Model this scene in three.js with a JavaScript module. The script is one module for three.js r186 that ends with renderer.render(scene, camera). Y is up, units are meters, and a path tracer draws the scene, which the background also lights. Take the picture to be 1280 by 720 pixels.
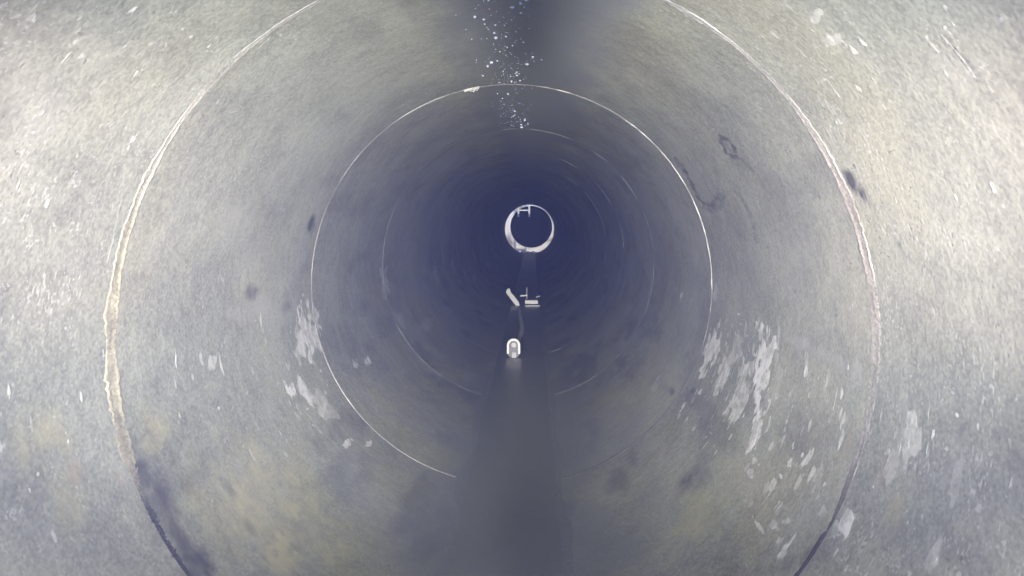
import * as THREE from 'three';
import { Sky } from 'three/addons/objects/Sky.js';
import { mergeGeometries } from 'three/addons/utils/BufferGeometryUtils.js';
import { RoundedBoxGeometry } from 'three/addons/geometries/RoundedBoxGeometry.js';

// ------------------------------------------------------------------ camera, sky, sun, exposure
const scene = new THREE.Scene();
const R = 0.75, AXIS = 0.75, WALL = 0.14, LEN = 2, Z1 = -2.192;      // pipe bore, axis height, wall thickness, section length, first joint
const CAM = new THREE.Vector3(0.076, 0.986, 0);
const camera = new THREE.PerspectiveCamera(2 * Math.atan(360 / 1397) * 180 / Math.PI, 16 / 9, 0.05, 400);
camera.position.copy(CAM);
camera.lookAt(CAM.x, CAM.y, -10);
camera.setViewOffset(1280, 720, -25, 83, 1280, 720);
const renderer = new THREE.WebGLRenderer({ antialias: true });
renderer.toneMapping = THREE.LinearToneMapping;
renderer.toneMappingExposure = 1.1;
renderer.shadowMap.enabled = true;
const SUN = new THREE.Vector3(0.08, 0.82, 0.57).normalize();
const sky = new Sky();
sky.name = 'sky'; sky.scale.setScalar(300); sky.userData.kind = 'structure';
sky.material.uniforms.sunPosition.value.copy(SUN);
sky.material.uniforms.turbidity.value = 4; sky.material.uniforms.rayleigh.value = 1.2;
scene.add(sky);
scene.environmentIntensity = 0.3;
const sun = new THREE.DirectionalLight(0xfff3e2, 5);
sun.position.copy(SUN).multiplyScalar(30).add(new THREE.Vector3(0, 0, -35)); sun.target.position.set(0, 0.7, -35);
sun.castShadow = true; Object.assign(sun.shadow.camera, { left: -8, right: 8, top: 8, bottom: -8, near: 1, far: 60 });
scene.add(sun, sun.target);
scene.fog = new THREE.FogExp2(new THREE.Color().setRGB(0.36, 0.43, 1.0), 0.016);   // damp air in the pipe

// ------------------------------------------------------------------ helpers
const used = new Map();
function numbered(n) { const k = used.get(n) ?? 0; used.set(n, k + 1); return k ? n + '_' + String(k).padStart(3, '0') : n; }
function rng(seed) { let a = seed >>> 0; return () => { a = (a + 0x6d2b79f5) | 0; let t = Math.imul(a ^ (a >>> 15), 1 | a); t = (t + Math.imul(t ^ (t >>> 7), 61 | t)) ^ t; return ((t ^ (t >>> 14)) >>> 0) / 4294967296; }; }
const LAT = new Float32Array(65536); { const r = rng(7); for (let i = 0; i < 65536; i++) LAT[i] = r(); }
function vn(x, y) {                                                  // value noise 0..1
  const xi = Math.floor(x), yi = Math.floor(y); let fx = x - xi, fy = y - yi;
  fx = fx * fx * (3 - 2 * fx); fy = fy * fy * (3 - 2 * fy);
  const x0 = xi & 255, x1 = (xi + 1) & 255, y0 = (yi & 255) << 8, y1 = ((yi + 1) & 255) << 8;
  const a = LAT[y0 | x0], b = LAT[y0 | x1], c = LAT[y1 | x0], d = LAT[y1 | x1];
  return a + (b - a) * fx + (c - a + (a - b - c + d) * fx) * fy;
}
function fbm(x, y, o) { let s = 0, a = 0.5, t = 0; for (let i = 0; i < o; i++) { s += a * vn(x + i * 37.2, y + i * 11.7); t += a; a *= 0.5; x *= 2.03; y *= 2.03; } return s / t; }
const ss = (a, b, x) => { const t = Math.min(1, Math.max(0, (x - a) / (b - a))); return t * t * (3 - 2 * t); };
const table = (pts) => (x) => { let i = 0; while (i < pts.length - 2 && x > pts[i + 1][0]) i++; const [a, b] = [pts[i], pts[i + 1]], t = Math.min(1, Math.max(0, (x - a[0]) / (b[0] - a[0]))); return a[1] + (b[1] - a[1]) * t; };
const lin = (r, g, b) => new THREE.Color().setRGB(r, g, b);
const mat = (c, rough, more = {}) => new THREE.MeshStandardMaterial({ color: c, roughness: rough, ...more });
function thing(name, label, category, pos = [0, 0, 0], group) {
  const o = new THREE.Group(); o.name = numbered(name); o.position.set(...pos); scene.add(o);
  o.userData = { label, category }; if (group) o.userData.group = group; return o;
}
function part(name, geometry, material, parent) {
  const m = new THREE.Mesh(geometry, material); m.name = name; m.castShadow = m.receiveShadow = true; parent.add(m); return m;
}
function structure(name, geometry, material) { const m = part(name, geometry, material, scene); m.userData.kind = 'structure'; return m; }
function grid(nu, nv, f, close = false) {                            // f(u 0..1, v 0..1) -> [x, y, z, s, t, r, g, b]
  const P = [], U = [], C = [], I = [];
  for (let j = 0; j <= nv; j++) for (let i = 0; i <= nu; i++) { const q = f(i / nu, j / nv); P.push(q[0], q[1], q[2]); U.push(q[3] ?? 0, q[4] ?? 0); if (q.length > 5) C.push(q[5], q[6], q[7]); }
  for (let j = 0; j < nv; j++) for (let i = 0; i < nu; i++) { const a = j * (nu + 1) + i, b = a + 1, c = a + nu + 1, d = c + 1; I.push(a, c, b, b, c, d); }
  const g = new THREE.BufferGeometry();
  g.setAttribute('position', new THREE.Float32BufferAttribute(P, 3)); g.setAttribute('uv', new THREE.Float32BufferAttribute(U, 2));
  if (C.length) g.setAttribute('color', new THREE.Float32BufferAttribute(C, 3));
  g.setIndex(I); g.computeVertexNormals(); return g;
}

// ------------------------------------------------------------------ concrete skin: colour and relief, per half of a pipe section
// wear on the concrete, plus lamp lobes and shading painted in: [angle from the crown (deg, right positive), metres down the pipe, half length round the bore, half length along it, kind, strength]
const PATCHES = [
  [-102.5,4.03,0.104,0.233,'w',0.75], [-104.5,3.88,0.061,0.100,'w',0.50], [-99.0,4.18,0.042,0.133,'w',0.50], [-113.4,3.54,0.028,0.048,'w',0.90], 
  [-116.0,3.70,0.053,0.079,'w',0.75], [-119.9,3.79,0.054,0.137,'w',0.35], [-123.7,3.83,0.044,0.112,'w',0.25], [-98.3,6.18,0.106,0.182,'w',0.35], 
  [-118.2,4.64,0.023,0.062,'w',0.60], [-120.3,4.91,0.025,0.069,'w',0.60], [-133.2,3.77,0.013,0.068,'w',0.70], [-137.7,3.96,0.011,0.060,'w',0.60], 
  [-115.6,6.37,0.055,0.155,'w',0.20], [-126.0,7.33,0.042,0.411,'w',0.20], [-91.8,3.36,0.031,0.281,'p',0.45], [-95.1,3.59,0.036,0.246,'p',0.35], 
  [-95.1,3.39,0.039,0.018,'w',0.60], [-96.3,2.57,0.022,0.008,'w',0.60], [-101.3,2.92,0.029,0.011,'w',0.70], [-99.3,2.86,0.022,0.047,'w',0.30], 
  [-98.0,2.76,0.018,0.014,'w',0.30], [-87.8,3.29,0.031,0.104,'d',0.60], [-73.0,4.00,0.040,0.076,'d',0.80], [-94.1,3.75,0.024,0.107,'d',0.30], 
  [-74.8,2.40,0.103,0.077,'p',0.20], [-115.9,2.56,0.048,0.150,'d',0.22], [-114.2,2.83,0.049,0.138,'d',0.18], [-116.2,2.38,0.034,0.108,'d',0.25],  // faint dark patches ending this row are shading painted on the wall
  [-115.3,2.27,0.065,0.059,'d',0.70], [-122.7,2.25,0.074,0.058,'d',0.70], [-111.4,2.22,0.038,0.047,'d',0.50], [-117.5,2.18,0.047,0.091,'d',0.35], 
  [-127.0,2.24,0.042,0.067,'d',0.70], [-109.7,2.22,0.019,0.066,'d',0.70], [-126.1,2.61,0.075,0.182,'y',0.55], [-135.7,2.62,0.064,0.183,'y',0.70], 
  [-135.9,2.98,0.064,0.170,'y',0.60], [-122.0,2.92,0.063,0.180,'y',0.40], [-121.4,2.41,0.045,0.089,'y',0.40], [-145.1,2.88,0.049,0.174,'y',0.35], 
  [-105.9,2.34,0.057,0.094,'y',0.40], [-124.0,2.67,0.172,0.476,'y',0.25], [-133.6,2.75,0.157,0.432,'y',0.25], [-128.5,3.14,0.045,0.150,'y',0.40], 
  [-101.0,1.87,0.094,0.134,'y',0.40], [-110.0,1.90,0.054,0.103,'y',0.30], [-129.1,2.59,0.030,0.032,'d',0.40], [-134.9,2.53,0.022,0.024,'d',0.35], 
  [-121.4,2.63,0.049,0.046,'d',0.30], [-128.8,3.48,0.050,0.093,'d',0.25], [-105.4,1.94,0.025,0.036,'r',0.50], [-109.8,2.12,0.021,0.030,'r',0.60], 
  [107.0,3.98,0.097,0.121,'w',0.80], [110.7,3.63,0.047,0.063,'w',0.40], [104.3,3.13,0.112,0.113,'w',0.90], [110.7,3.29,0.108,0.124,'w',0.50], 
  [114.7,2.98,0.064,0.068,'w',0.70], [117.8,2.96,0.030,0.042,'w',0.80], [96.0,3.26,0.026,0.030,'w',0.70], [97.4,4.99,0.025,0.048,'w',0.60], 
  [92.3,4.09,0.035,0.048,'w',0.35], [90.3,4.59,0.066,0.242,'v',0.50], [97.6,4.34,0.056,0.144,'v',0.40], [103.9,3.57,0.066,0.085,'w',0.25], 
  [105.1,2.97,0.085,0.067,'w',0.15], [107.4,3.62,0.041,0.050,'w',0.40], [95.1,2.80,0.018,0.105,'p',0.50], [95.2,2.60,0.021,0.104,'p',0.50], 
  [95.3,2.43,0.024,0.091,'p',0.50], [95.7,2.30,0.030,0.051,'p',0.50], [98.2,2.70,0.027,0.021,'w',0.35], [99.9,2.39,0.015,0.016,'w',0.50], 
  [98.5,2.51,0.036,0.018,'w',0.30], [115.6,2.60,0.017,0.032,'w',0.90], [112.6,2.48,0.025,0.029,'w',0.60], [122.7,2.84,0.012,0.031,'w',0.70], 
  [120.0,2.86,0.010,0.039,'w',0.60], [121.0,2.63,0.017,0.026,'w',0.60], [122.4,2.66,0.017,0.020,'w',0.50], [127.7,2.54,0.009,0.074,'w',0.50], 
  [125.3,2.47,0.009,0.041,'w',0.50], [123.0,2.41,0.009,0.022,'w',0.40], [126.9,2.32,0.023,0.026,'w',0.60], [116.8,2.11,0.027,0.034,'w',0.70], 
  [118.6,2.14,0.018,0.026,'w',0.40], [117.7,2.25,0.016,0.024,'w',0.30], [116.7,2.48,0.021,0.023,'w',0.30], [113.3,2.38,0.027,0.022,'w',0.25], 
  [101.8,1.95,0.059,0.062,'w',0.35], [105.1,1.99,0.043,0.045,'w',0.25], [111.3,1.72,0.037,0.023,'w',0.30], [102.3,1.72,0.037,0.022,'w',0.20], 
  [135.4,3.31,0.043,0.084,'d',0.50], [124.4,4.33,0.016,0.072,'d',0.60], [119.5,4.01,0.011,0.046,'d',0.40], [131.9,3.29,0.033,0.052,'d',0.30], 
  [123.9,2.21,0.032,0.065,'d',0.35], [128.0,2.25,0.023,0.039,'d',0.30], [141.9,2.92,0.071,0.147,'y',0.70], [135.0,2.95,0.084,0.199,'y',0.35], 
  [108.6,1.93,0.055,0.064,'y',0.40], [106.7,2.02,0.038,0.039,'r',0.30], [107.3,2.26,0.032,0.024,'r',0.40], [123.3,2.80,0.060,0.225,'r',0.20], 
  [65.6,2.11,0.027,0.038,'d',0.95], [67.5,2.08,0.022,0.033,'d',0.80], [63.8,2.14,0.011,0.017,'d',0.30], [76.8,2.73,0.078,0.185,'p',0.25],  // pale patch ending this row is a painted lobe of lamp light
  [-73.0,2.95,0.072,0.250,'p',0.20], [46.3,1.74,0.017,0.046,'w',0.30], [48.6,1.69,0.011,0.019,'w',0.60], [42.7,1.70,0.010,0.039,'w',0.30],  // first pale patch: matching lamp lobe painted on the left wall
  [48.2,1.63,0.008,0.013,'w',0.50], [-48.8,1.43,0.005,0.006,'w',0.60], [-48.5,1.42,0.008,0.010,'w',0.35], [-50.6,1.62,0.006,0.010,'w',0.40], 
  [156.3,9.02,0.258,0.621,'v',0.20], [146.6,4.96,0.142,0.328,'p',0.20], [137.4,3.89,0.072,0.145,'p',0.20], [132.2,5.36,0.115,0.164,'v',0.25], 
  [126.9,4.72,0.047,0.064,'w',0.20], [-85.2,10.55,0.196,0.425,'w',0.40], [97.2,11.25,0.242,0.483,'w',0.40], [80.6,12.21,0.140,0.427,'w',0.30], 
  [-106.6,9.25,0.093,0.327,'w',0.25], [112.3,3.67,0.068,0.129,'w',0.50], [55.6,1.40,0.040,0.075,'p',0.30], [-59.3,1.61,0.092,0.099,'p',0.30], 
];
const STROKES = [                                                    // scuffs and scratches: [[[angle, metres], ...], half width, kind, strength]
  [[[51.9,3.018],[52.8,3.072],[54.8,3.085],[56.5,3.060],[56.6,3.004],[54.6,2.970],[52.7,2.967],[51.9,3.018]],0.0032,'d',0.75], 
  [[[56.6,3.004],[58.3,2.951],[60.4,2.918]],0.0032,'d',0.30], [[[52.2,3.033],[56.2,3.046]],0.0044,'d',0.50], 
  [[[52.5,4.005],[56.2,4.005],[60.8,4.023],[63.8,4.029]],0.0050,'d',0.75], 
  [[[64.2,4.046],[66.5,3.977],[67.2,3.821],[65.4,3.650],[63.8,3.566]],0.0035,'d',0.60], 
  [[[67.4,4.043],[68.5,3.895],[67.8,3.676],[65.6,3.535],[63.6,3.483]],0.0027,'d',0.40], 
  [[[64.7,3.273],[66.9,3.237],[68.8,3.214],[73.1,3.225],[75.9,3.239]],0.0035,'d',0.35], [[[73.1,1.993],[74.8,1.967],[76.2,1.952]],0.0021,'d',0.25], 
  [[[51.3,1.386],[52.6,1.383],[54.4,1.379],[56.5,1.378]],0.0008,'w',0.70], [[[51.5,1.382],[53.1,1.378],[54.9,1.374],[56.8,1.373]],0.0008,'d',0.40], 
  [[[85.6,2.477],[87.9,2.470],[90.2,2.478]],0.0018,'d',0.30], [[[-121.1,3.584],[-126.0,3.598],[-131.1,3.653]],0.0039,'w',0.25], 
  [[[-116.9,3.527],[-123.6,3.625]],0.0038,'w',0.20], [[[-68.3,2.097],[-74.4,2.124],[-78.0,2.122]],0.0015,'w',0.30], 
];
{ // small flecks of lime scattered round the larger patches, drawn out round the bore
  const q = rng(23), put = (d0, d1, z0, z1, n, k = 1) => { for (let i = 0; i < n; i++) { const z = z0 + (z1 - z0) * q(), l = 0.004 + 0.022 * k * q() ** 2; PATCHES.push([d0 + (d1 - d0) * q(), z, l, 0.004 + 0.022 * k * q() ** 2 * z / 3, 'w', 0.15 + 0.5 * q()]); } };
  put(94, 128, 2.3, 4.1, 150); put(100, 112, 2.9, 3.9, 60); put(-125, -95, 2.5, 4.1, 26, 0.6); put(-120, -108, 3.4, 4.1, 30, 0.7); put(95, 125, 1.3, 2.15, 80, 0.5); put(-112, -90, 1.3, 2.1, 24, 0.35); put(40, 70, 1.2, 2.1, 40, 0.45); put(-70, -40, 1.2, 2.1, 30, 0.4);
}
const INK = { w: [0.8, 0.79, 0.78], p: [0.47, 0.47, 0.46], d: [0.075, 0.074, 0.074], y: [0.47, 0.44, 0.27], r: [0.4, 0.3, 0.24], v: [0.26, 0.25, 0.27] };
const toS = (x) => { x = Math.min(1, Math.max(0, x)); return 255 * (x < 0.0031308 ? 12.92 * x : 1.055 * Math.pow(x, 1 / 2.4) - 0.055); };
const HALF = Math.PI * R;
function skin(W, H, side, z0, wearAndLight, flecks) {                        // side -1 / +1; z0: depth of the near end; rows run down the pipe
  const c = new Float32Array(W * H * 3), h = new Float32Array(W * H), so = side * 50 + z0 * 3.1;
  for (let y = 0; y < H; y++) for (let x = 0; x < W; x++) {
    const a = side < 0 ? -HALF + (x + 0.5) / W * HALF : (x + 0.5) / W * HALF, s = a + so, z = (y + 0.5) / H * LEN, zz = z + z0 * 7, k = y * W + x;
    const low = ss(0.5, 0.85, Math.abs(a) / HALF);                   // towards the invert: silt film
    const cloud = fbm(s * 1.5 + 3, zz * 0.9, 4), mid = fbm(s * 7, zz * 3.6 + 40, 4), brush = fbm(s * 30 + 9, zz * 34, 3), fine = fbm(s * 190, zz * 120, 2);
    let v = 0.315 * (1 + (cloud - 0.5) * 0.6 + (mid - 0.5) * 0.4 + (brush - 0.5) * 0.3 + (fine - 0.5) * 0.5);
    let hh = (fine - 0.5) * 0.0012 + (brush - 0.5) * 0.0012 + (mid - 0.5) * 0.002;
    let r = v * 0.985, g = v * 1.01, b = v * 0.87;
    const warm = ss(0.45, 0.75, fbm(s * 2.1 + 70, zz * 2.3, 3)); r *= 1 + 0.03 * warm; b *= 1 - 0.05 * warm;
    const silt = low * ss(0.38, 0.7, fbm(s * 3 + 20, zz * 2.4, 4)); r *= 1 + 0.02 * silt; b *= 1 - 0.2 * silt;
    const grime = ss(0.56, 0.8, fbm(s * 8 + 90, zz * 1.7, 4)) * (0.4 + 0.6 * low); r *= 1 - 0.4 * grime; g *= 1 - 0.39 * grime; b *= 1 - 0.36 * grime;
    const fk = ss(0.80 - flecks * 0.1, 0.93, vn(s / 0.007, zz / 0.007) * 0.62 + 0.38 * vn(s / 0.05 + 31, zz / 0.09)) * (0.35 + 0.9 * ss(0.4, 0.7, fbm(s * 2.2 + 5, zz * 2.6 + 60, 3)));
    const tick = ss(0.74, 0.9, vn(s / 0.0042 + 77, zz / 0.006) * 0.6 + 0.4 * vn(s / 0.022 + 9, zz / 0.03)) * flecks; const wk = Math.min(1, Math.max(fk, tick * 0.9)) * 0.62; r += (0.58 - r) * wk; g += (0.58 - g) * wk; b += (0.57 - b) * wk; hh += wk * 0.0008;
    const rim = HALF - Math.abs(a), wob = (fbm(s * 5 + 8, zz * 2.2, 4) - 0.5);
    const wetShade = Math.max(0.86 * (1 - ss(0.1, 0.72, rim + wob * 0.42)), 0.85 * (1 - ss(0.1, 0.34, Math.abs(a - 0.07) + wob * 0.25)));   // damp film at the invert; crown band is damp plus lamp shade painted in
    r += (0.205 - r) * wetShade; g += (0.222 - g) * wetShade; b += (0.255 - b) * wetShade;
    const pit = ss(0.86, 0.95, vn(s / 0.006 + 400, zz / 0.012)) * ss(0.5, 0.7, mid); r *= 1 - 0.25 * pit; g *= 1 - 0.25 * pit; b *= 1 - 0.25 * pit; hh -= pit * 0.001;
    c[k * 3] = r; c[k * 3 + 1] = g; c[k * 3 + 2] = b; h[k] = hh;
  }
  const px = HALF / W, pz = LEN / H, at = (deg) => { const a = deg * Math.PI / 180 * R; return (side < 0 ? a + HALF : a) / px; };
  const stamp = (k, kind, m) => { m = Math.min(1, m); const t = INK[kind], r = 0.9 + 0.2 * LAT[k & 65535]; for (let j = 0; j < 3; j++) c[k * 3 + j] += (t[j] * r - c[k * 3 + j]) * m; h[k] += kind === 'w' ? m * 0.0022 : kind === 'd' ? -m * 0.001 : 0; };
  if (wearAndLight) for (const [deg, zd, A, B, kind, str] of PATCHES) {
    if (Math.sign(deg) !== side) continue;
    const cx = at(deg), cy = (zd - z0) / pz, soft = kind !== 'w', ex = soft ? 1.7 : 1.6, ra = ex * A / px, rb = ex * B / pz;
    for (let y = Math.max(0, Math.floor(cy - rb)); y <= Math.min(H - 1, cy + rb); y++) for (let x = Math.max(0, Math.floor(cx - ra)); x <= Math.min(W - 1, cx + ra); x++) {
      const u = (x - cx) * px / A, w = (y - cy) * pz / B, s = x * px + deg, z = y * pz + zd;
      const n = soft ? fbm(s * 16, z * 9, 5) - 0.5 : (fbm(s * Math.max(26, 1.1 / A), z * Math.max(15, 1.1 / B), 5) - 0.5) * 1.8 + (vn(s / 0.03, z / 0.02) - 0.5) * 0.6;
      const d = Math.sqrt(u * u + w * w) + n * (soft ? 1.5 : 0.95), m = soft ? (1 - ss(0.2, 1.25, d)) * (kind === 'y' ? 0.35 + 0.9 * ss(0.36, 0.62, fbm(s * 24, z * 12 + 9, 3)) : 1) : (1 - ss(0.66, 0.92, d)) * (0.55 + 0.55 * ss(0.3, 0.6, fbm(s * 60, z * 40, 3)));
      if (m > 0) stamp(y * W + x, kind, m * str * (kind === 'd' ? 1.5 : kind === 'w' ? 1.35 : 1) * (soft ? 0.72 + 0.5 * vn(s / 0.02, z / 0.02) : 0.55 + 0.6 * vn(s / 0.03, z / 0.022)) * (soft ? 0.8 : 0.95));
    }
  }
  if (wearAndLight) for (const [pts, hw0, kind, str] of STROKES) { const hw = hw0 * (kind === 'd' ? 3.5 : 1.1);
    if (Math.sign(pts[0][0]) !== side) continue;
    for (let i = 0; i + 1 < pts.length; i++) {
      const ax = at(pts[i][0]) * px, ay = pts[i][1] - z0, bx = at(pts[i + 1][0]) * px, by = pts[i + 1][1] - z0, e = hw * 2.2, el = (bx - ax) ** 2 + (by - ay) ** 2;
      for (let y = Math.max(0, Math.floor((Math.min(ay, by) - e * 3) / pz)); y <= Math.min(H - 1, (Math.max(ay, by) + e * 3) / pz); y++) for (let x = Math.max(0, Math.floor((Math.min(ax, bx) - e) / px)); x <= Math.min(W - 1, (Math.max(ax, bx) + e) / px); x++) {
        const qx = x * px, qy = y * pz, t = Math.min(1, Math.max(0, ((qx - ax) * (bx - ax) + (qy - ay) * (by - ay)) / el));
        const d = Math.hypot(qx - ax - t * (bx - ax), (qy - ay - t * (by - ay)) * 0.3) / hw + (fbm(qx * 90, qy * 40, 3) - 0.5) * 2.0, m = (1 - ss(0.1, 1.3, d)) * (0.55 + 0.6 * fbm(qx * 40 + 5, qy * 16, 2));
        if (m > 0) stamp(y * W + x, kind, m * str * 0.9);
      }
    }
  }
  const D = new Uint8Array(W * H * 4), E = new Uint8Array(W * H * 4);
  for (let k = 0; k < W * H; k++) {
    for (let j = 0; j < 3; j++) D[k * 4 + j] = toS(c[k * 3 + j]);
    E[k * 4] = E[k * 4 + 1] = E[k * 4 + 2] = Math.min(255, Math.max(0, 127 + h[k] / 0.008 * 255)); D[k * 4 + 3] = E[k * 4 + 3] = 255;
  }
  const tex = (data, srgb) => { const t = new THREE.DataTexture(data, W, H); t.magFilter = THREE.LinearFilter; t.minFilter = THREE.LinearFilter; t.wrapS = t.wrapT = THREE.RepeatWrapping; if (srgb) t.colorSpace = THREE.SRGBColorSpace; t.repeat.set(1 / HALF, 1 / LEN); t.needsUpdate = true; return t; };
  return new THREE.MeshStandardMaterial({ map: tex(D, true), bumpMap: tex(E, false), bumpScale: 0.0032, roughness: 0.82 });
}
const plainConcrete = mat(lin(0.3, 0.3, 0.29), 0.9), darkSeal = mat(lin(0.04, 0.04, 0.042), 0.8);

// ------------------------------------------------------------------ the pipe: sections of two metres, butted at mortared joints
function barrel(z0, z1, ends = true) {                               // groups: left skin, right skin, outside
  const rows = [0, 0.008, ...Array.from({ length: 11 }, (_, i) => 0.02 + (z0 - z1 - 0.04) * i / 10), z0 - z1 - 0.008, z0 - z1], N = 128, geos = [];
  for (const side of [-1, 1]) {
    const P = [], Nn = [], U = [], I = [];
    rows.forEach((d, j) => { for (let i = 0; i <= N; i++) { const a = (side < 0 ? -Math.PI : 0) + Math.PI * i / N, r = R + (ends && (j === 0 || j === rows.length - 1) ? 0.002 : 0); P.push(Math.sin(a) * r, AXIS + Math.cos(a) * r, -d); Nn.push(-Math.sin(a), -Math.cos(a), 0); U.push(Math.PI * i / N * R, d); } });
    for (let j = 0; j + 1 < rows.length; j++) for (let i = 0; i < N; i++) { const a = j * (N + 1) + i, b = a + 1, c = a + N + 1, d = c + 1; I.push(a, c, b, b, c, d); }
    const g = new THREE.BufferGeometry(); g.setAttribute('position', new THREE.Float32BufferAttribute(P, 3)); g.setAttribute('normal', new THREE.Float32BufferAttribute(Nn, 3)); g.setAttribute('uv', new THREE.Float32BufferAttribute(U, 2)); g.setIndex(I); geos.push(g);
  }
  const L = z0 - z1, ri = R + 0.002, ro = R + WALL, prof = [[ri, 0], [ro, 0], [ro, -L], [ri, -L]];
  geos.push(grid(128, 3, (u, v) => { const [r, z] = prof[Math.round(v * 3)], a = u * 2 * Math.PI; return [Math.sin(a) * r, AXIS + Math.cos(a) * r, z, u, v]; }).toNonIndexed());
  geos[2].computeVertexNormals();
  return mergeGeometries(geos.map((g) => g.index ? g.toNonIndexed() : g), true);
}
function ringGeo(r0, r1, z0, z1) {
  const prof = [[r0, z0], [r1, z0], [r1, z1], [r0, z1], [r0, z0]];
  const g = grid(96, 4, (u, v) => { const [r, z] = prof[Math.round(v * 4)], a = u * 2 * Math.PI; return [Math.sin(a) * r, AXIS + Math.cos(a) * r, z, u, v]; }).toNonIndexed(); g.computeVertexNormals(); return g;
}
// mortar squeezed into a joint: width and height vary round the bore, colours by what has settled on it
function mortar(width, height, tone, ridges, seed, N = 2400) {
  const M = 12;
  return grid(N, M, (u, v) => {
    const deg = (u * 2 - 1) * 180, a = deg * Math.PI / 180, t = v * 2 - 1, s = (u % 1) * 40 + seed * 13;
    const w = width(deg) * (0.7 + 0.5 * vn(s * 1.7, seed)) , jag = (fbm(s * 12 + (v > 0.5 ? 50 : 0), seed + 3, 4) - 0.5) * 0.6;
    const rd = ridges(deg), prof = (1 - rd) * Math.sqrt(Math.max(0, 1 - t * t)) + rd * (Math.exp(-(((Math.abs(t) - 0.66) / 0.2) ** 2)) - 0.12);
    const hgt = height(deg) * prof * (0.3 + 0.9 * vn(s * 5 + t, seed + 7)) * (height(deg) > 0.009 ? 1 : 0.1 + 1.15 * ss(0.34, 0.62, fbm(s * 1.3, seed + 20, 3))) + (fbm(s * 44, v * 9 + seed, 3) - 0.5) * (0.0004 + 1.1 * Math.abs(height(deg))) * (1 - t * t) - 0.0012 * (Math.abs(t) > 0.95 ? 1 : 0);
    const r = R - hgt, z = -t * w * 0.5 * (1 + jag), c = tone(deg), n = 0.3 + 1.25 * (0.55 * fbm(s * 26, v * 7 + seed * 2, 3) + 0.45 * fbm(s * 3, v * 3 + seed, 3));
    const dk = 1 - 0.45 * rd * Math.exp(-((t / 0.4) ** 2)) * vn(s * 4, 9);
    return [Math.sin(a) * r, AXIS + Math.cos(a) * r, z, u * 4.7, v * 0.05, c[0] * n * dk, c[1] * n * dk, c[2] * n * dk];
  });
}
const mortarMat = mat(0xffffff, 0.9, { vertexColors: true });
const mix3 = (pts) => { const f = [1, 2, 3].map((k) => table(pts.map((p) => [p[0], p[k]]))); return (d) => f.map((g) => g(d)); };
const one = (v) => () => v;
const joints = [
  mortar(table([[-180, .03], [-150, .04], [-113, .055], [-108, .08], [-75, .08], [-62, .05], [-20, .025], [10, .02], [60, .06], [90, .07], [108, .045], [130, .024], [180, .03]]),
    table([[-180, -.002], [-150, -.003], [-114, -.004], [-108, .0013], [-70, .0015], [-50, .0012], [0, .001], [20, .0015], [60, .0016], [100, .002], [112, .0012], [118, -.003], [150, -.002], [180, -.002]]),
    mix3([[-180, .07, .07, .07], [-116, .07, .068, .066], [-108, .42, .39, .3], [-78, .45, .42, .31], [-62, .48, .46, .4], [-20, .42, .42, .41], [30, .45, .45, .44], [70, .5, .46, .42], [104, .46, .44, .4], [114, .2, .18, .16], [122, .08, .075, .07], [180, .07, .07, .07]]),
    table([[-112, 0], [-104, 1], [-58, 1], [-40, .4], [40, .3], [70, .8], [104, .9], [116, 0]]), 1),
  mortar(table([[-180, .02], [-90, .024], [-30, .03], [-14, .04], [-11, .075], [-8, .03], [0, .024], [8, .03], [40, .034], [80, .026], [180, .02]]),
    table([[-180, .001], [-168, .001], [-160, .0022], [-125, .0018], [-112, .0005], [-98, .0005], [-92, .0012], [-60, .001], [-30, .0016], [-15, .004], [-11, .022], [-8.5, .004], [0, .0015], [7, .003], [12, .0045], [30, .0036], [60, .0028], [82, .003], [95, .002], [110, .0004], [180, .0002]]),
    mix3([[-180, .3, .3, .3], [-120, .5, .5, .48], [-60, .4, .39, .36], [-20, .5, .5, .5], [30, .62, .61, .6], [80, .56, .55, .52], [104, .3, .3, .3], [125, .2, .2, .2], [180, .2, .2, .2]]), one(0), 2),
];
const farJoints = [3, 4, 5].map((k) => mortar(one(.05), table([[-180, .0005], [-120, .0028], [-75, .002], [-50, .001], [0, .0012], [40, .0034], [90, .003], [120, .001], [150, .0022], [180, .0005]]), one([.34, .34, .33]), one(0), k, 500));
const side = (W, H, z0, wearAndLight, f) => [skin(W, H, -1, z0, wearAndLight, f), skin(W, H, 1, z0, wearAndLight, f), plainConcrete];
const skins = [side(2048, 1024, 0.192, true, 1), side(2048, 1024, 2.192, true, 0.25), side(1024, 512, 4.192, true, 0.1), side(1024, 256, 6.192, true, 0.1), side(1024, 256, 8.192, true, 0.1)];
const GAP = 0.006, shell = barrel(0, -(LEN - 2 * GAP)), seal = ringGeo(R + 0.02, R + WALL, 0.0, -2 * GAP);
const LABELS = ['pale fleck-covered concrete pipe section on the near side of the yellowish mortar joint',
  'concrete pipe section with dark scuffs and white lime patches between the two bright joints',
  'dim blue-grey concrete pipe section just past the thin white mortar ring'];
Object.assign(LABELS, { 3: 'dark pipe section in which the small white-rimmed bottle stands', 4: 'dark pipe section next beyond the one with the bottle', 5: 'dark pipe section just short of the broken planks', 6: 'dark pipe section in which the broken planks lie', 16: 'last dark pipe section, its rim framing the sunlit chamber' });
const SECTIONS = 17;
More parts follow.
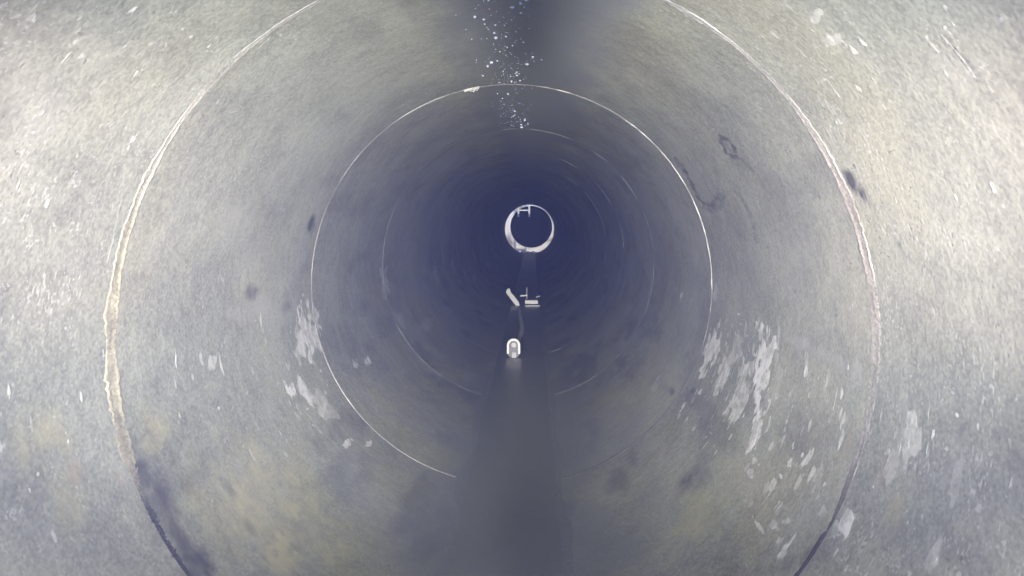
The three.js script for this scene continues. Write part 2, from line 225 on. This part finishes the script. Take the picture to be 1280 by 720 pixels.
for (let i = 0; i < SECTIONS; i++) {
  const z0 = Z1 + LEN - LEN * i - GAP;
  const t = thing('concrete_pipe', LABELS[i] ?? 'dark pipe section between the broken planks and the sunlit chamber', 'pipe section', [0, 0, z0], i > 6 && i < 16 ? 'dark pipe sections in the depth of the tunnel' : undefined);
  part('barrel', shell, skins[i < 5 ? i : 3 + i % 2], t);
  if (i === SECTIONS - 1) continue;
  const ze = -(LEN - 2 * GAP);
  const sl = part('joint_seal', seal, darkSeal, t); sl.position.z = ze;
  const m = part('mortar_joint', joints[i] ?? farJoints[i % 3], mortarMat, t); m.position.z = ze - GAP;
  if (i === 0) m.userData.label = 'ragged mortar joint, wide and yellowish on one side';
  if (i === 1) m.userData.label = 'thin bright white mortar ring with a chip hanging from its top';
}
{ // the pipe goes on behind the lamps; an added end disc keeps out sky light
  const b = new THREE.CylinderGeometry(R + WALL, R + WALL, 0.2, 64).rotateX(Math.PI / 2);
  const tail = new THREE.Group(); tail.name = 'tunnel'; tail.userData.kind = 'structure'; scene.add(tail);
  const s = part('barrel', barrel(0, -6.0), [plainConcrete, plainConcrete, plainConcrete], tail); s.position.z = Z1 + LEN + 6.0; 
  const e = part('added_end_disc', b, plainConcrete, tail); e.position.set(0, AXIS, Z1 + LEN + 6.0 + 0.105);
}

// ------------------------------------------------------------------ trickle of water along the invert
function noiseTex(W, H, fx, fy, seed) { const D = new Uint8Array(W * H * 4); for (let y = 0; y < H; y++) for (let x = 0; x < W; x++) { const tx = x / W, ty = y / H; let v = 0; for (const [ox, wx] of [[0, 1 - tx], [-1, tx]]) for (const [oy, wy] of [[0, 1 - ty], [-1, ty]]) v += wx * wy * fbm((tx + ox) * fx + seed, (ty + oy) * fy + seed, 4); D.fill(255 * v, (y * W + x) * 4, (y * W + x) * 4 + 3); D[(y * W + x) * 4 + 3] = 255; } const t = new THREE.DataTexture(D, W, H); t.wrapS = t.wrapT = THREE.RepeatWrapping; t.magFilter = t.minFilter = THREE.LinearFilter; t.needsUpdate = true; return t; }
const ripple = noiseTex(256, 256, 6, 22, 5);
ripple.repeat.set(2, 1);
const waterMat = new THREE.MeshPhysicalMaterial({ color: lin(0.24, 0.255, 0.265), roughness: 0.38, bumpMap: ripple, bumpScale: 0.0016 });
const LEVEL = 0.02, WW = Math.sqrt(2 * R * LEVEL - LEVEL * LEVEL);
structure('water', grid(2, 60, (u, v) => { const x = (u * 2 - 1) * (WW + 0.004), z = 5.7 - v * 41.6; return [x, LEVEL, z, x, -z]; }), waterMat);

// silt laid down unevenly along both waterlines
const siltMat = mat(lin(0.212, 0.226, 0.25), 0.75, { bumpMap: noiseTex(256, 256, 20, 20, 60), bumpScale: 0.004 }); siltMat.bumpMap.repeat.set(3, 3);
for (const s of [-1, 1]) {
  const m = part('silt', grid(8, 700, (u, v) => {
    const z = -1.2 - 33 * v ** 1.6, wob = (fbm(-z * 1.5 + s * 40, 3, 5) - 0.5) * 0.09 + (vn(-z * 22, s * 9 + 50) - 0.5) * 0.012, xi = 0.135 + wob, xo = 0.2 + wob * 0.6, x = xi + (xo - xi) * u, bed = R - Math.sqrt(R * R - x * x);
    const y = Math.max(bed, LEVEL - 0.003) + (u < 1 ? 0.0022 * Math.sin(Math.PI * Math.min(1, u * 1.05)) * (0.5 + vn(x * 60, z * 20)) : -0.002) - (u === 0 ? 0.003 : 0);
    return [s * x, y, z, x, -z];
  }), siltMat, scene); m.name = numbered('silt'); m.userData = { kind: 'stuff' };
}

// beads of water hanging along the crown
function beads(parent, zFrom, zTo, n, seed) {
  const r = rng(seed), g = new THREE.SphereGeometry(1, 10, 8), m = new THREE.InstancedMesh(g, new THREE.MeshPhysicalMaterial({ color: lin(0.42, 0.46, 0.56), roughness: 0.2, clearcoat: 1 }), n), q = new THREE.Object3D();
  for (let i = 0; i < n; i++) {
    const z = zFrom + (zTo - zFrom) * r(), a = (r() + r() + r() - 1.5) * 0.11 - 0.0, s = 0.0009 + 0.0034 * r() ** 7;
    q.position.set(Math.sin(a) * (R - s * 0.6), AXIS + Math.cos(a) * (R - s * 0.6), z - parent.position.z); q.scale.set(s * (1 + r()), s * 1.2, s * (1 + r())); q.updateMatrix(); m.setMatrixAt(i, q.matrix);
  }
  m.castShadow = m.receiveShadow = true; m.name = 'water_beads'; m.userData.kind = 'stuff'; parent.add(m);
}
beads(scene.getObjectByName('concrete_pipe_001'), -2.3, -4.17, 190, 11);
beads(scene.getObjectByName('concrete_pipe_002'), -4.22, -6.1, 120, 12);

// ------------------------------------------------------------------ manhole chamber, open to the day
const CZ0 = Z1 - LEN * (SECTIONS - 1), CZ1 = CZ0 - 1.8, TOP = 2.45;    // mouth of the pipe, far wall, street level
const lime = mat(lin(0.92, 0.91, 0.91), 0.85, { bumpMap: noiseTex(256, 256, 24, 24, 40), bumpScale: 0.006 });
{ const t = noiseTex(512, 512, 6, 6, 90), d = t.image.data; for (let i = 0; i < d.length; i += 4) { const v = 255 * (0.6 + 0.4 * ss(0.36, 0.56, d[i] / 255)); d[i] = v; d[i + 1] = v * 0.985; d[i + 2] = v * 0.96; } t.colorSpace = THREE.SRGBColorSpace; t.repeat.set(0.5, 0.5); lime.map = t; }
const chamber = thing('manhole_chamber', 'sunlit pale concrete manhole chamber at the far end of the pipe', 'manhole', [0, 0, CZ0]);
function holedWall(x0, x1, y0, y1, hx, hy, hr, depth) {
  const s = new THREE.Shape([[x0, y0], [x1, y0], [x1, y1], [x0, y1]].map((p) => new THREE.Vector2(...p))); const h = new THREE.Path(); h.absarc(hx, hy, hr, 0, Math.PI * 2, true); s.holes.push(h);
  return new THREE.ExtrudeGeometry(s, { depth, bevelEnabled: false, curveSegments: 96 });
}
const box = (x0, x1, y0, y1, z0, z1) => new THREE.BoxGeometry(x1 - x0, y1 - y0, z1 - z0).translate((x0 + x1) / 2, (y0 + y1) / 2, (z0 + z1) / 2);
part('front_wall', holedWall(-1.2, 1.2, -0.3, TOP, 0, AXIS, R + WALL - 0.004, 0.25), lime, chamber).position.z = 0.02 - 0.0;
const HX = 0.05, HY = 0.815, R2 = 0.675;
part('rear_wall', holedWall(-1.2, 1.2, -0.3, TOP, HX, HY, R2, 0.25), lime, chamber).position.z = -2.05;
for (const s of [-1, 1]) part('side_wall', box(s < 0 ? -1.2 : 0.95, s < 0 ? -0.95 : 1.2, -0.3, TOP - 0.003, -1.798, 0.018), lime, chamber);
part('benching', box(-0.948, 0.948, -0.3, 0.012, -1.798, 0.018), lime, chamber);
{ // lining of a smaller pipe leaving the chamber
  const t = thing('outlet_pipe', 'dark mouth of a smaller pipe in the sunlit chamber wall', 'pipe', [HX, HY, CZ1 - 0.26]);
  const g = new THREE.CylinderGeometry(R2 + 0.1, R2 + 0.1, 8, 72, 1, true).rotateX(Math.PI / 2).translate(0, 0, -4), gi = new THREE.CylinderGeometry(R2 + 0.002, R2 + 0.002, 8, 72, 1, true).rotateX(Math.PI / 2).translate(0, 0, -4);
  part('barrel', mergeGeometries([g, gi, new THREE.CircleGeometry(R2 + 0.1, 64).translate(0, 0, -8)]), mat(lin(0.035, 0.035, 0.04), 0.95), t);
}
{ const s = new THREE.Shape([[-60, -60], [60, -60], [60, 60], [-60, 60]].map((p) => new THREE.Vector2(...p))); const h = new THREE.Path([[-0.95, 0], [-0.95, 1.8], [0.95, 1.8], [0.95, 0]].map(([x, y]) => new THREE.Vector2(x, y - CZ0))); s.holes.push(h);
  const g = new THREE.ShapeGeometry(s).rotateX(-Math.PI / 2); structure('ground', g, mat(lin(0.12, 0.115, 0.1), 0.95)).position.y = TOP + 0.004; }
{ // steel ladder let down into the chamber
  const t = thing('steel_ladder', 'pale steel ladder hanging down in the sunlit manhole', 'ladder', [-0.18, 1.136, CZ0 - 0.9]); const st = mat(lin(0.85, 0.84, 0.82), 0.5);
  for (const x of [-0.17, 0.17]) part('rail', box(x - 0.026, x + 0.026, 0, 1.9, -0.03, 0.03), st, t);
  for (let k = 0; k < 6; k++) part('rung', new THREE.CylinderGeometry(0.022, 0.022, 0.3, 12).rotateZ(Math.PI / 2).translate(0, 0.2 + 0.3 * k, 0), st, t);
}

for (const [x, z, s, label] of [[-0.2, -34.5, 0.075, 'pale lump of rubble on the chamber floor, left of the trickle'], [-0.05, -34.6, 0.05, 'small pale lump of rubble in the middle of the chamber mouth'], [0.12, -34.45, 0.055, 'pale lump of rubble on the chamber floor, right of the trickle']]) {
  const g = new THREE.IcosahedronGeometry(1, 3), p = g.attributes.position; for (let i = 0; i < p.count; i++) { const k = 0.75 + 0.5 * fbm(p.getX(i) * 1.7 + x * 50 + 9, p.getY(i) * 1.7 + p.getZ(i) * 1.3 + 9, 3); p.setXYZ(i, p.getX(i) * k * s, p.getY(i) * k * s * 0.7, p.getZ(i) * k * s); }
  g.computeVertexNormals(); const m = part(numbered('rubble_lump'), g, lime, scene); m.position.set(x, 0.012 + s * 0.5, z); m.userData = { label, category: 'rubble' };
}

// ------------------------------------------------------------------ litter lying in the trickle
const palePlastic = mat(lin(0.82, 0.82, 0.82), 0.5), milky = new THREE.MeshPhysicalMaterial({ color: lin(0.16, 0.165, 0.19), roughness: 0.5, transmission: 0.3, thickness: 0 });
{
  const t = thing('plastic_bottle', 'small arch-shaped cut bottle with a bright white rim standing in the water', 'bottle', [-0.055, 0.012, -7.94]);
  const W = 0.04, H = 0.135, pts = []; for (let i = 0; i <= 6; i++) pts.push(new THREE.Vector3(-W, 0.035 + (H - W - 0.035) * i / 6, 0)); for (let i = 1; i < 16; i++) { const a = Math.PI - Math.PI * i / 16; pts.push(new THREE.Vector3(Math.cos(a) * W, H - W + Math.sin(a) * W, 0)); } for (let i = 6; i >= 0; i--) pts.push(new THREE.Vector3(W, 0.035 + (H - W - 0.035) * i / 6, 0));
  part('rim', new THREE.TubeGeometry(new THREE.CatmullRomCurve3(pts), 80, 0.0085, 10), palePlastic, t);
  const s = new THREE.Shape(); s.moveTo(-W, 0.03); s.lineTo(-W, H - W); s.absarc(0, H - W, W, Math.PI, 0, true); s.lineTo(W, 0.03); s.quadraticCurveTo(W * 0.6, 0.006, 0.004, 0.0); s.quadraticCurveTo(-W * 0.6, 0.006, -W, 0.03);
  part('body', new THREE.ExtrudeGeometry(s, { depth: 0.09, bevelEnabled: true, bevelSize: 0.006, bevelThickness: 0.012, bevelSegments: 3, curveSegments: 20 }).translate(0, 0, -0.11), milky, t);
  part('cap', new THREE.CylinderGeometry(0.017, 0.02, 0.018, 20).rotateX(Math.PI / 2).translate(0.002, 0.098, 0.004), mat(lin(0.4, 0.4, 0.45), 0.5), t);
  part('label_strip', new RoundedBoxGeometry(0.03, 0.05, 0.006, 2, 0.002).translate(0.004, 0.02, 0.004), mat(lin(0.4, 0.41, 0.46), 0.6), t);
}
{
  const t = thing('wooden_plank_pile', 'pale broken planks with a stick poking up from the invert', 'wood debris', [0.07, 0.018, -12.85]), w = palePlastic;
  part('plank', new RoundedBoxGeometry(0.15, 0.042, 0.3, 2, 0.005).translate(0.0, 0.045, -0.1), w, t);
  part('plank', new RoundedBoxGeometry(0.17, 0.011, 0.1, 2, 0.003).translate(0.012, 0.006, 0.05), w, t);
  part('batten', new RoundedBoxGeometry(0.085, 0.018, 0.03, 2, 0.004).rotateZ(0.05).translate(-0.09, 0.105, -0.2), w, t);
  part('stick', new THREE.CylinderGeometry(0.006, 0.008, 0.13, 8).translate(-0.055, 0.135, -0.2), mat(lin(0.4, 0.4, 0.42), 0.7), t);
  part('batten', new RoundedBoxGeometry(0.05, 0.016, 0.03, 2, 0.004).rotateZ(0.35).translate(0.075, 0.092, -0.2), mat(lin(0.5, 0.5, 0.52), 0.7), t);
}
{
  const t = thing('plastic_offcut', 'pale leaning offcut with a narrow foot beside the broken planks', 'plastic scrap', [-0.085, 0.02, -12.9]);
  const s = new THREE.Shape([[0.015, 0], [0.005, 0.04], [-0.055, 0.115], [-0.085, 0.15], [-0.1, 0.195], [-0.125, 0.185], [-0.135, 0.15], [-0.115, 0.12], [-0.05, 0.035], [-0.02, 0.0]].map((p) => new THREE.Vector2(...p)));
  part('panel', new THREE.ExtrudeGeometry(s, { depth: 0.03, bevelEnabled: true, bevelSize: 0.004, bevelThickness: 0.004, bevelSegments: 2 }), palePlastic, t);
  part('fold', new RoundedBoxGeometry(0.05, 0.02, 0.12, 2, 0.004).rotateZ(-0.9).translate(-0.05, 0.05, -0.06), palePlastic, t);
}
{ // thin curved line of scum drawn out on the water
  const c = new THREE.CatmullRomCurve3([[-0.075, -12.6], [-0.05, -11.6], [-0.03, -10.8], [-0.015, -10.2], [-0.02, -9.6], [-0.04, -9.1], [-0.05, -8.5]].map(([x, z]) => new THREE.Vector3(x, LEVEL + 0.001, z)));
  const g = new THREE.TubeGeometry(c, 90, 0.02, 8).scale(1, 1, 1), p = g.attributes.position; for (let i = 0; i < p.count; i++) p.setY(i, LEVEL + 0.001 + (p.getY(i) - LEVEL - 0.001) * 0.25 * (0.6 + 0.8 * vn(p.getZ(i) * 6, 3)));
  g.computeVertexNormals(); const m = part('scum_line', g, mat(lin(0.7, 0.7, 0.74), 0.6), scene); m.userData = { label: 'thin curved pale line of scum on the water beyond the cut bottle', category: 'scum' };
}

// ------------------------------------------------------------------ the inspection lamps on either side of the camera
const black = mat(lin(0.02, 0.02, 0.022), 0.6);
const wall = (deg, d) => new THREE.Vector3(Math.sin(deg * Math.PI / 180) * R, AXIS + Math.cos(deg * Math.PI / 180) * R, -d);
function lampHead(s, beams) {
  const x0 = s * 0.26 + CAM.x, t = thing('inspection_lamp', s < 0 ? 'black lamp head with added side shield left of the camera' : 'black lamp head with added side shield right of the camera', 'lamp', [x0, 0.95, 0.5]);
  part('housing', new RoundedBoxGeometry(0.075, 0.26, 0.12, 3, 0.012).translate(0, 0, 0.07), black, t);
  const sh = part('shield', new THREE.BoxGeometry(0.003, 0.34, 0.37), black, t); sh.position.set(-s * 0.026, 0, -0.165); sh.rotation.y = -s * Math.atan2(0.0105, 0.36);  // added plate that keeps lamp light off the crown and invert
  part('stem', new THREE.CylinderGeometry(0.018, 0.018, 0.94, 16).translate(0, -0.56, 0.09), black, t);
  beams.forEach(([target, angle, penumbra, power, color], i) => {
    const y = (i - (beams.length - 1) / 2) * 0.05;
    part('lens', new THREE.SphereGeometry(0.016, 20, 12, 0, Math.PI * 2, 0, Math.PI / 2).rotateX(-Math.PI / 2).scale(1, 1, 0.4).translate(0, y, 0.008), mat(0xffffff, 0.3, { emissive: color, emissiveIntensity: 3 }), t);
    const l = new THREE.SpotLight(color, power, 0, angle * Math.PI / 180, penumbra, 2); l.position.set(x0, 0.95 + y, 0.5 - 0.005); l.target.position.copy(target); l.castShadow = true; l.shadow.radius = 0.55; l.shadow.mapSize.set(2048, 2048); l.shadow.camera.near = 0.02; l.name = 'lamp_beam'; scene.add(l, l.target);
  });
}
const BLUE_FILL = new THREE.Color().setRGB(0.22, 0.33, 1), COOL = new THREE.Color().setRGB(1.0, 0.955, 0.815), WARM = new THREE.Color().setRGB(1, 0.4, 0.3), ICE = new THREE.Color().setRGB(0.72, 0.82, 1);
lampHead(-1, [[wall(-125, 2.0), 40, 1, 29, COOL], [wall(-86, 9.5), 14, 1, 218, COOL], [wall(-67, 1.87), 8, 1, 14, WARM], [wall(-58, 1.4), 10, 1, 1.2, ICE]]);
lampHead(1, [[wall(125, 2.0), 40, 1, 23, COOL], [new THREE.Vector3(0.37, 0.93, -9.5), 14, 1, 195, COOL], [wall(69, 1.7), 8, 1, 16, WARM], [wall(54, 1.2), 10, 1, 1.0, ICE]]);

{ // added camera head; its blue diodes fill the dark bands and the depth
  const t = thing('added_camera_head', 'added black camera head with a blue fill ring between the lamps', 'camera', [CAM.x, CAM.y, 0.3]);
  part('housing', new THREE.CylinderGeometry(0.06, 0.06, 0.16, 40).rotateX(Math.PI / 2).translate(0, 0, 0.1), black, t);
  part('window', new THREE.CylinderGeometry(0.022, 0.022, 0.01, 32).rotateX(Math.PI / 2).translate(0, 0, 0.018), mat(lin(0.01, 0.01, 0.02), 0.1), t);
  part('fill_ring', new THREE.TorusGeometry(0.04, 0.008, 12, 48).translate(0, 0, 0.018), mat(0xffffff, 0.3, { emissive: BLUE_FILL, emissiveIntensity: 3 }), t);
  const l = new THREE.SpotLight(BLUE_FILL, 9, 0, 32 * Math.PI / 180, 1, 2); l.position.set(CAM.x, CAM.y, 0.28); l.target.position.set(CAM.x, CAM.y, -10); l.castShadow = true; l.shadow.radius = 2.2; l.name = 'fill_beam'; scene.add(l, l.target);
}

renderer.render(scene, camera);
